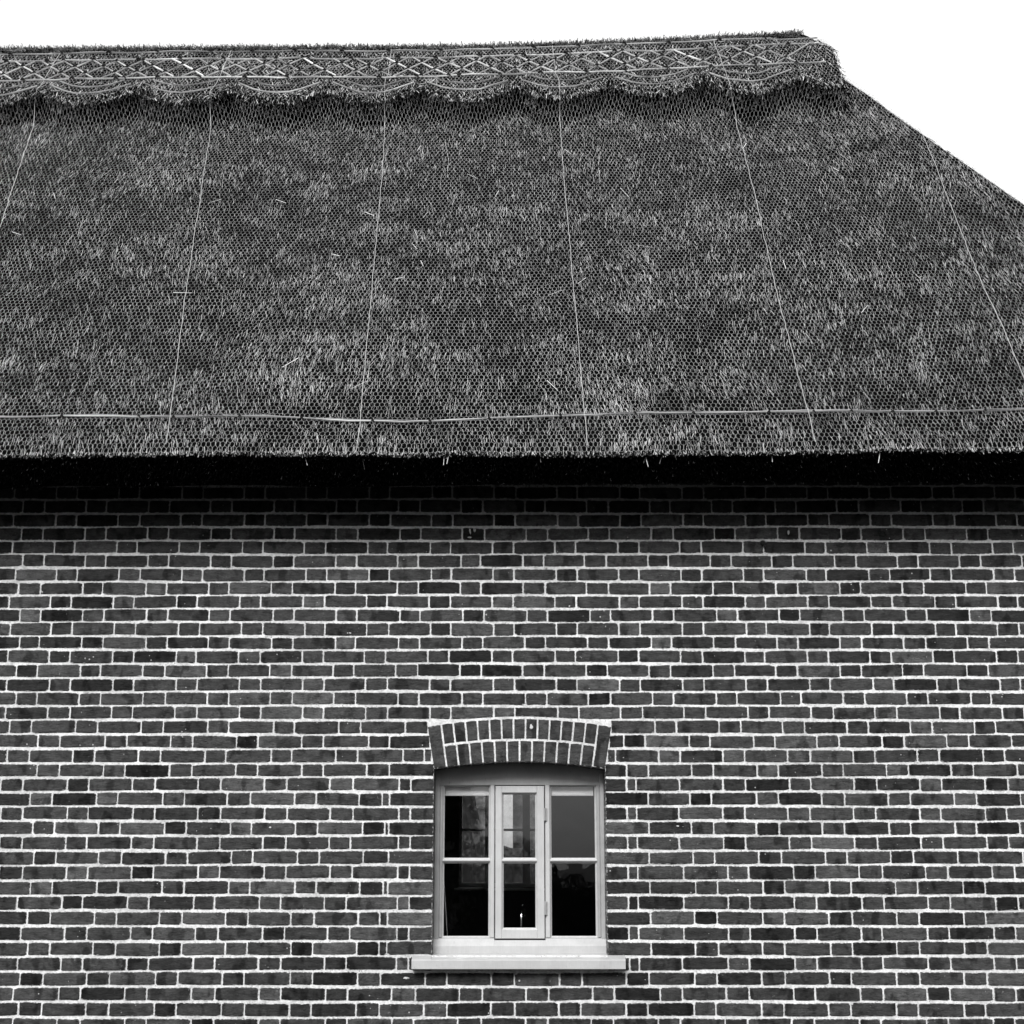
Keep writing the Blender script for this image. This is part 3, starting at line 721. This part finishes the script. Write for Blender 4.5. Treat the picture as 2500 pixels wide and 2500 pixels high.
wdt = np.concatenate([np.full(len(e1a), .0007), np.full(len(e2a), .0010)])[:, None]
link('wire_netting', quadmesh('wire_netting', np.stack([A - sd*wdt, A + sd*wdt, B + sd*wdt, B - sd*wdt], 1)), M['wire'], roof, kind='stuff')
# doubled wires where two widths of netting are laced together, 1.2 m apart
SEAM = [[(570,122),(550,165),(531,211),(520,278),(500,400),(430,880),(405,1103)], [(956,124),(949,190),(944,245),(934.6,400),(905,740),(884,980),(871.6,1103)],
        [(1349,118),(1356,190),(1362,240),(1374,400),(1400,700),(1417,893),(1436,1101)], [(1742,112),(1762,165),(1782,215),(1793,280),(1824,400),(1900,720),(1950,920),(1995,1097)]]
seams = []
for q in SEAM:
    seams.append([(uns(px, py, HS if py < 230 else .03)) for px, py in q])
seams.append([(xx - 1.2, ss) for xx, ss in seams[0]]); seams.append([(xx - 2.4, ss) for xx, ss in seams[0]]); seams.append([(xx + 1.2, ss) for xx, ss in seams[3]])
for q in seams:
    b = MB(); pts = []
    sv = np.array([p[1] for p in q])[::-1]; xv = np.array([p[0] for p in q])[::-1]
    for s_ in np.arange(.03, S_R-.09, .06):
        xx = float(np.interp(s_, sv, xv)) + random.uniform(-.003, .003)
        if s_ > float(s_max(xx)) - .03: break
        dl = float(s_low(xx)) - s_ if xx < RXR else 9.0
        h = HS + .022 if dl < 0 else .028 + (HS-.03)*max(0, 1 - dl/.22)**2.4
        pts.append(P(np.array([xx]), np.array([s_]), h)[0])
    b.tube(pts, .0017, 4); link('seam_wire', b.mesh('seam_wire'), M['seam'], roof)

# ------------------------------------------------------------------ things behind the glass
yb = FY + .052
zb0, zb1 = wz(1700+671/2.76, yb), ZT - .004
def blind(x0, x1, label):
    o = link('roller_blind', None, label=label, cat='blind', group='blinds at the head of the window')
    b = MB(); b.tube([(x0, yb+.016, zb1-.014), (x1, yb+.016, zb1-.014)], .012, 14); link('roller', b.mesh('roller', smooth=True), M['blind'], o)
    b = MB(); b.box(x0, x1, yb-.002, yb, zb0+.012, zb1-.002); link('fabric', b.mesh('fabric'), M['blind'], o)
    b = MB(); b.box(x0, x1, yb-.008, yb+.002, zb0, zb0+.0115, .002); link('bottom_bar', b.mesh('bottom_bar'), M['blind'], o)
    return o
bl = blind(fx['l1']+.002, fx['m0']-.002, 'pale rolled-up blind with a bead chain hanging from it behind the glass')
blind(fx['n1']+.002, X(1292, 640, yb), 'pale rolled-up blind without a chain, stopping short of the window jamb')
b = MB(); yc = yb - .02
p0 = on_y(980+281/2.76, 1700+1120/2.76, yc); p1 = on_y(980+311/2.76, 1700+1625/2.76, yc)
nb = 74
ptop = (p0[0] - (p1[0]-p0[0])*1.05, p0[1] + (p0[1]-p1[1])*1.05)
for i in range(nb*2):
    t = i/(nb*2-1); xx = ptop[0] + (p1[0]-ptop[0])*t; zz = ptop[1] + (p1[1]-ptop[1])*t - .01; r = .0021
    b.add([(xx-r,yc,zz),(xx,yc-r,zz),(xx+r,yc,zz),(xx,yc+r,zz),(xx,yc,zz+r),(xx,yc,zz-r)], [[0,1,4],[1,2,4],[2,3,4],[3,0,4],[1,0,5],[2,1,5],[3,2,5],[0,3,5]])
link('bead_chain', b.mesh('bead_chain'), M['blind'], bl)
wt = link('worktop', None, label='dark kitchen worktop inside below the casement window', cat='worktop')
b = MB(); b.box(-1.45, 1.45, .325, .90, 0.88, 0.92, .004); link('top', b.mesh('top'), M['counter'], wt)
b = MB(); b.box(-1.44, 1.44, .33, .86, 0.102, 0.879); link('cupboard', b.mesh('cupboard'), M['counter'], wt)
tp = link('kitchen_tap', None, label='curved chrome swan-neck kitchen tap behind the middle lower pane', cat='tap')
ty = .42; tx = wx(980+806/2.76, 1700+1560/2.76, ty); tz = wz(1700+1432/2.76, ty)
pts = [(tx, ty, .92), (tx-.001, ty, tz-.13), (tx+.001, ty, tz-.07)] + [(tx + .002 + .008*(1-math.cos(a)), ty + .075*(1-math.cos(a)), tz-.05 + .06*math.sin(a)) for a in [math.pi*i/10 for i in range(1, 11)]]
b = MB(); b.tube(pts, .0095, 10); link('spout', b.mesh('spout', smooth=True), M['chrome'], tp)
b = MB(); b.tube([(tx, ty, .9205), (tx, ty, .95)], .024, 12); link('base', b.mesh('base', smooth=True), M['chrome'], tp)
b = MB(); b.tube([(tx+.02, ty, .94), (tx+.08, ty-.01, .985)], .006, 8); link('lever', b.mesh('lever', smooth=True), M['chrome'], tp)
bo = MB(); bx_, by_, bz_ = wx(980+1150/2.76, 2300, .45), .45, .9205
for r0_, z0_, r1_, z1_ in ((.045, 0, .10, .05), (.10, .05, .125, .115), (.125, .115, .118, .115), (.118, .115, .095, .05), (.095, .05, 0.001, .012)):
    k = 20
    bo.add([(bx_+r0_*math.cos(2*math.pi*i/k), by_+r0_*math.sin(2*math.pi*i/k), bz_+z0_) for i in range(k)] + [(bx_+r1_*math.cos(2*math.pi*i/k), by_+r1_*math.sin(2*math.pi*i/k), bz_+z1_) for i in range(k)],
           [[i, (i+1) % k, k+(i+1) % k, k+i] for i in range(k)])
link('mixing_bowl', bo.mesh('mixing_bowl', smooth=True), M['chrome'], label='steel bowl on the worktop behind the dark lower right pane', cat='bowl')

# ------------------------------------------------------------------ garden seen through the room, hedge and tree mirrored in the glass, trees added to block low sky
gwv = []; gx_ = np.arange(-4, 3.01, .12); gz = np.arange(0, 3.0, .12)
b = MB()
for z in gz:
    for x in gx_: gwv.append((x, 10 + .12*vnoise(x*3, z*4, 31) + .05*vnoise(x*9, z*9, 32), z))
nc = len(gx_); fs = [[i*nc+j, i*nc+j+1, (i+1)*nc+j+1, (i+1)*nc+j] for i in range(len(gz)-1) for j in range(nc-1)]
nb_ = len(gwv); m_ = len(gz)
gwv += [(-4, 10.6, 0), (2.96, 10.6, 0), (2.96, 10.6, 2.9), (-4, 10.6, 2.9)]
fs += [[nb_+1, nb_, nb_+3, nb_+2]]; fs += [[(m_-1)*nc+j for j in range(nc)] + [nb_+2, nb_+3]]; fs += [[i*nc for i in range(m_-1,-1,-1)] + [nb_, nb_+3][:2], [i*nc+nc-1 for i in range(m_)] + [nb_+2, nb_+1]]
link('garden_wall', pymesh('garden_wall', gwv, fs), M['stone'], label='rough rubble garden wall seen through the room and its back window', cat='wall')
sh = link('stand_in_shed', None, label='narrow pale block added behind the back window in place of a bright reflection', cat='shed')  # added pale block, stands in for a bright patch reflected in the pane
hx0, hx1 = wx(1222, 2000, 9.0), wx(1252, 2000, 9.0)
b = MB(); b.box(hx0, hx1, 9.0, 9.9, 0, 2.5); link('wall', b.mesh('wall'), M['render'], sh)
b = MB(); b.prism([(8.9, 2.5), (9.9, 2.65), (9.9, 2.72), (8.9, 2.57)], hx0-.04, hx1+.04); link('roof', b.mesh('roof'), M['dark'], sh)
b = MB(); b.box(hx0+.02, hx1-.02, 8.97, 8.998, 0.02, 1.5, .004); link('door', b.mesh('door'), M['bark'], sh)

# dark rocky bank between the back window and the garden wall
bx = np.arange(-3.5, 3.01, .1); bt = np.linspace(0, 1, 14); bv = []
for t_ in bt:
    for x in bx:
        crest = 1.72 - .10*(x+.2) + .9*float(np.clip((-.30-x)/.18, 0, 1)) + .10*(float(vnoise(x*6, 3.3, 51))-.5)
        a = math.pi*t_; bv.append((x, 8.0 + .8*t_ + .10*float(vnoise(x*7, t_*9, 52)), max(0.0, crest*math.sin(a)**.6) + .02*float(vnoise(x*9, t_*13, 53))))
nc = len(bx); link('rockery', pymesh('rockery', bv, [[i*nc+j, i*nc+j+1, (i+1)*nc+j+1, (i+1)*nc+j] for i in range(13) for j in range(nc-1)]), M['dark2'], label='dark rocky bank seen low through the room and its back window', cat='rockery')

def leaves(n, fn, size, tlo, thi):
    c = fn(n); k = len(c)
    u = rng.normal(0, 1, (k, 3)); u /= np.linalg.norm(u, axis=1, keepdims=True); w = np.cross(u, rng.normal(0, 1, (k, 3))); w /= np.linalg.norm(w, axis=1, keepdims=True)
    sz = rng.uniform(.6, 1.2, k)[:, None]*size
    return quadmesh('foliage', np.stack([c - u*sz, c - w*sz*.5, c + u*sz, c + w*sz*.5], 1), rng.uniform(tlo, thi, k))
def hedge(x0, x1, y, t, hfun, n, label):
    h = link('hedge', None, label=label, cat='hedge')
    def fn(n):
        x = rng.uniform(x0, x1, n); H = hfun(x) * (1 + .10*(vnoise(x*.9, x*0, 41)-.5) + .06*(vnoise(x*4, x*0, 42)-.5)); q = rng.random(n)
        yy = y + t*(rng.random(n)-.5)*np.where(rng.random(n) < .5, 1.0, 1.15); return np.stack([x, yy, H*q**.7], -1)
    link('foliage', leaves(n, fn, .06, .03, .10), M['leaf'], h)
    st = MB()
    for i in range(int((x1-x0)/.9)):
        xx = x0 + .4 + i*.9; st.tube([(xx, y, 0), (xx+.1, y+.05, float(hfun(np.array([xx]))[0])*.8)], .035, 5)
    # dense woody core so the hedge is not see-through
    st.box(x0+.4, x1-.4, y-t*.2, y+t*.3, 0.02, float(min(hfun(np.array([x0, x1]))))*.86)
    link('stems', st.mesh('stems'), M['bark'], h); return h
hedge(-14, 14, -22, 1.6, lambda x: np.maximum(2.0 - .10*np.clip(x+.2, 0, .8) - 1.6*np.clip(x-.55, 0, 1), 1.3), 40000, 'dark leafy hedge across the lane, mirrored in the window panes')
TREE = {}
def tree(x, y, rz, sc_, label):
    t = link('tree', None, label=label, cat='tree', group='trees across the lane'); t.location = (x, y, 0); t.rotation_euler = (0, 0, rz); t.scale = (sc_,)*3
    if not TREE:
        hgt, rad = 8.0, 2.9; b = MB()
        b.tube([(0, 0, 0), (.1, 0, hgt*.3), (-.05, .1, hgt*.6), (0, 0, hgt*.9)], .28, 8, [1.2, .8, .5, .15])
        for i in range(9):
            a = i*2.4; z = hgt*(.2+.06*i); b.tube([(0, 0, z), (rad*.35*math.cos(a), rad*.35*math.sin(a), z+.5), (rad*.7*math.cos(a), rad*.7*math.sin(a), z+.9)], .08, 5, [1, .6, .25])
        cl = rng.normal(0, 1, (90, 3)); cl /= np.linalg.norm(cl, axis=1, keepdims=True); cl = cl*rng.uniform(.35, .92, (90, 1))*np.array([rad, rad, hgt*.44]) + np.array([0, 0, hgt*.49])
        def fn(n):
            i = rng.integers(0, 90, n); return cl[i] + np.clip(rng.normal(0, rad*.13, (n, 3)), -.6, .6)
        TREE['trunk'] = b.mesh('trunk'); TREE['crown'] = leaves(70000, fn, .10, .03, .10)
    link('trunk', TREE['trunk'], M['bark'], t); link('crown', TREE['crown'], M['leaf'], t)
tree(-1.78, -15.5, 1.0, .46, 'low round bush in front of the taller trees, mirrored in the left pane')
tree(-2.75, -15, 0, 1.0, 'bushy dark tree in the hedge line, mirrored in the left pane')
for x, y, rz, sc_ in ((-3.4, -18.5, 2.9, 1.0), (-9, -15.5, 1.3, 1.15), (-15, -15, 2.2, 1.2), (5.2, -15, 4.0, 1.1), (11, -15.5, 5.1, 1.2), (17, -15, .7, 1.1)):  # unseen tree row, added to cut low sky light and keep the eaves dark
    tree(x, y, rz, sc_, 'full leafy tree added out of view across the lane to block low sky')
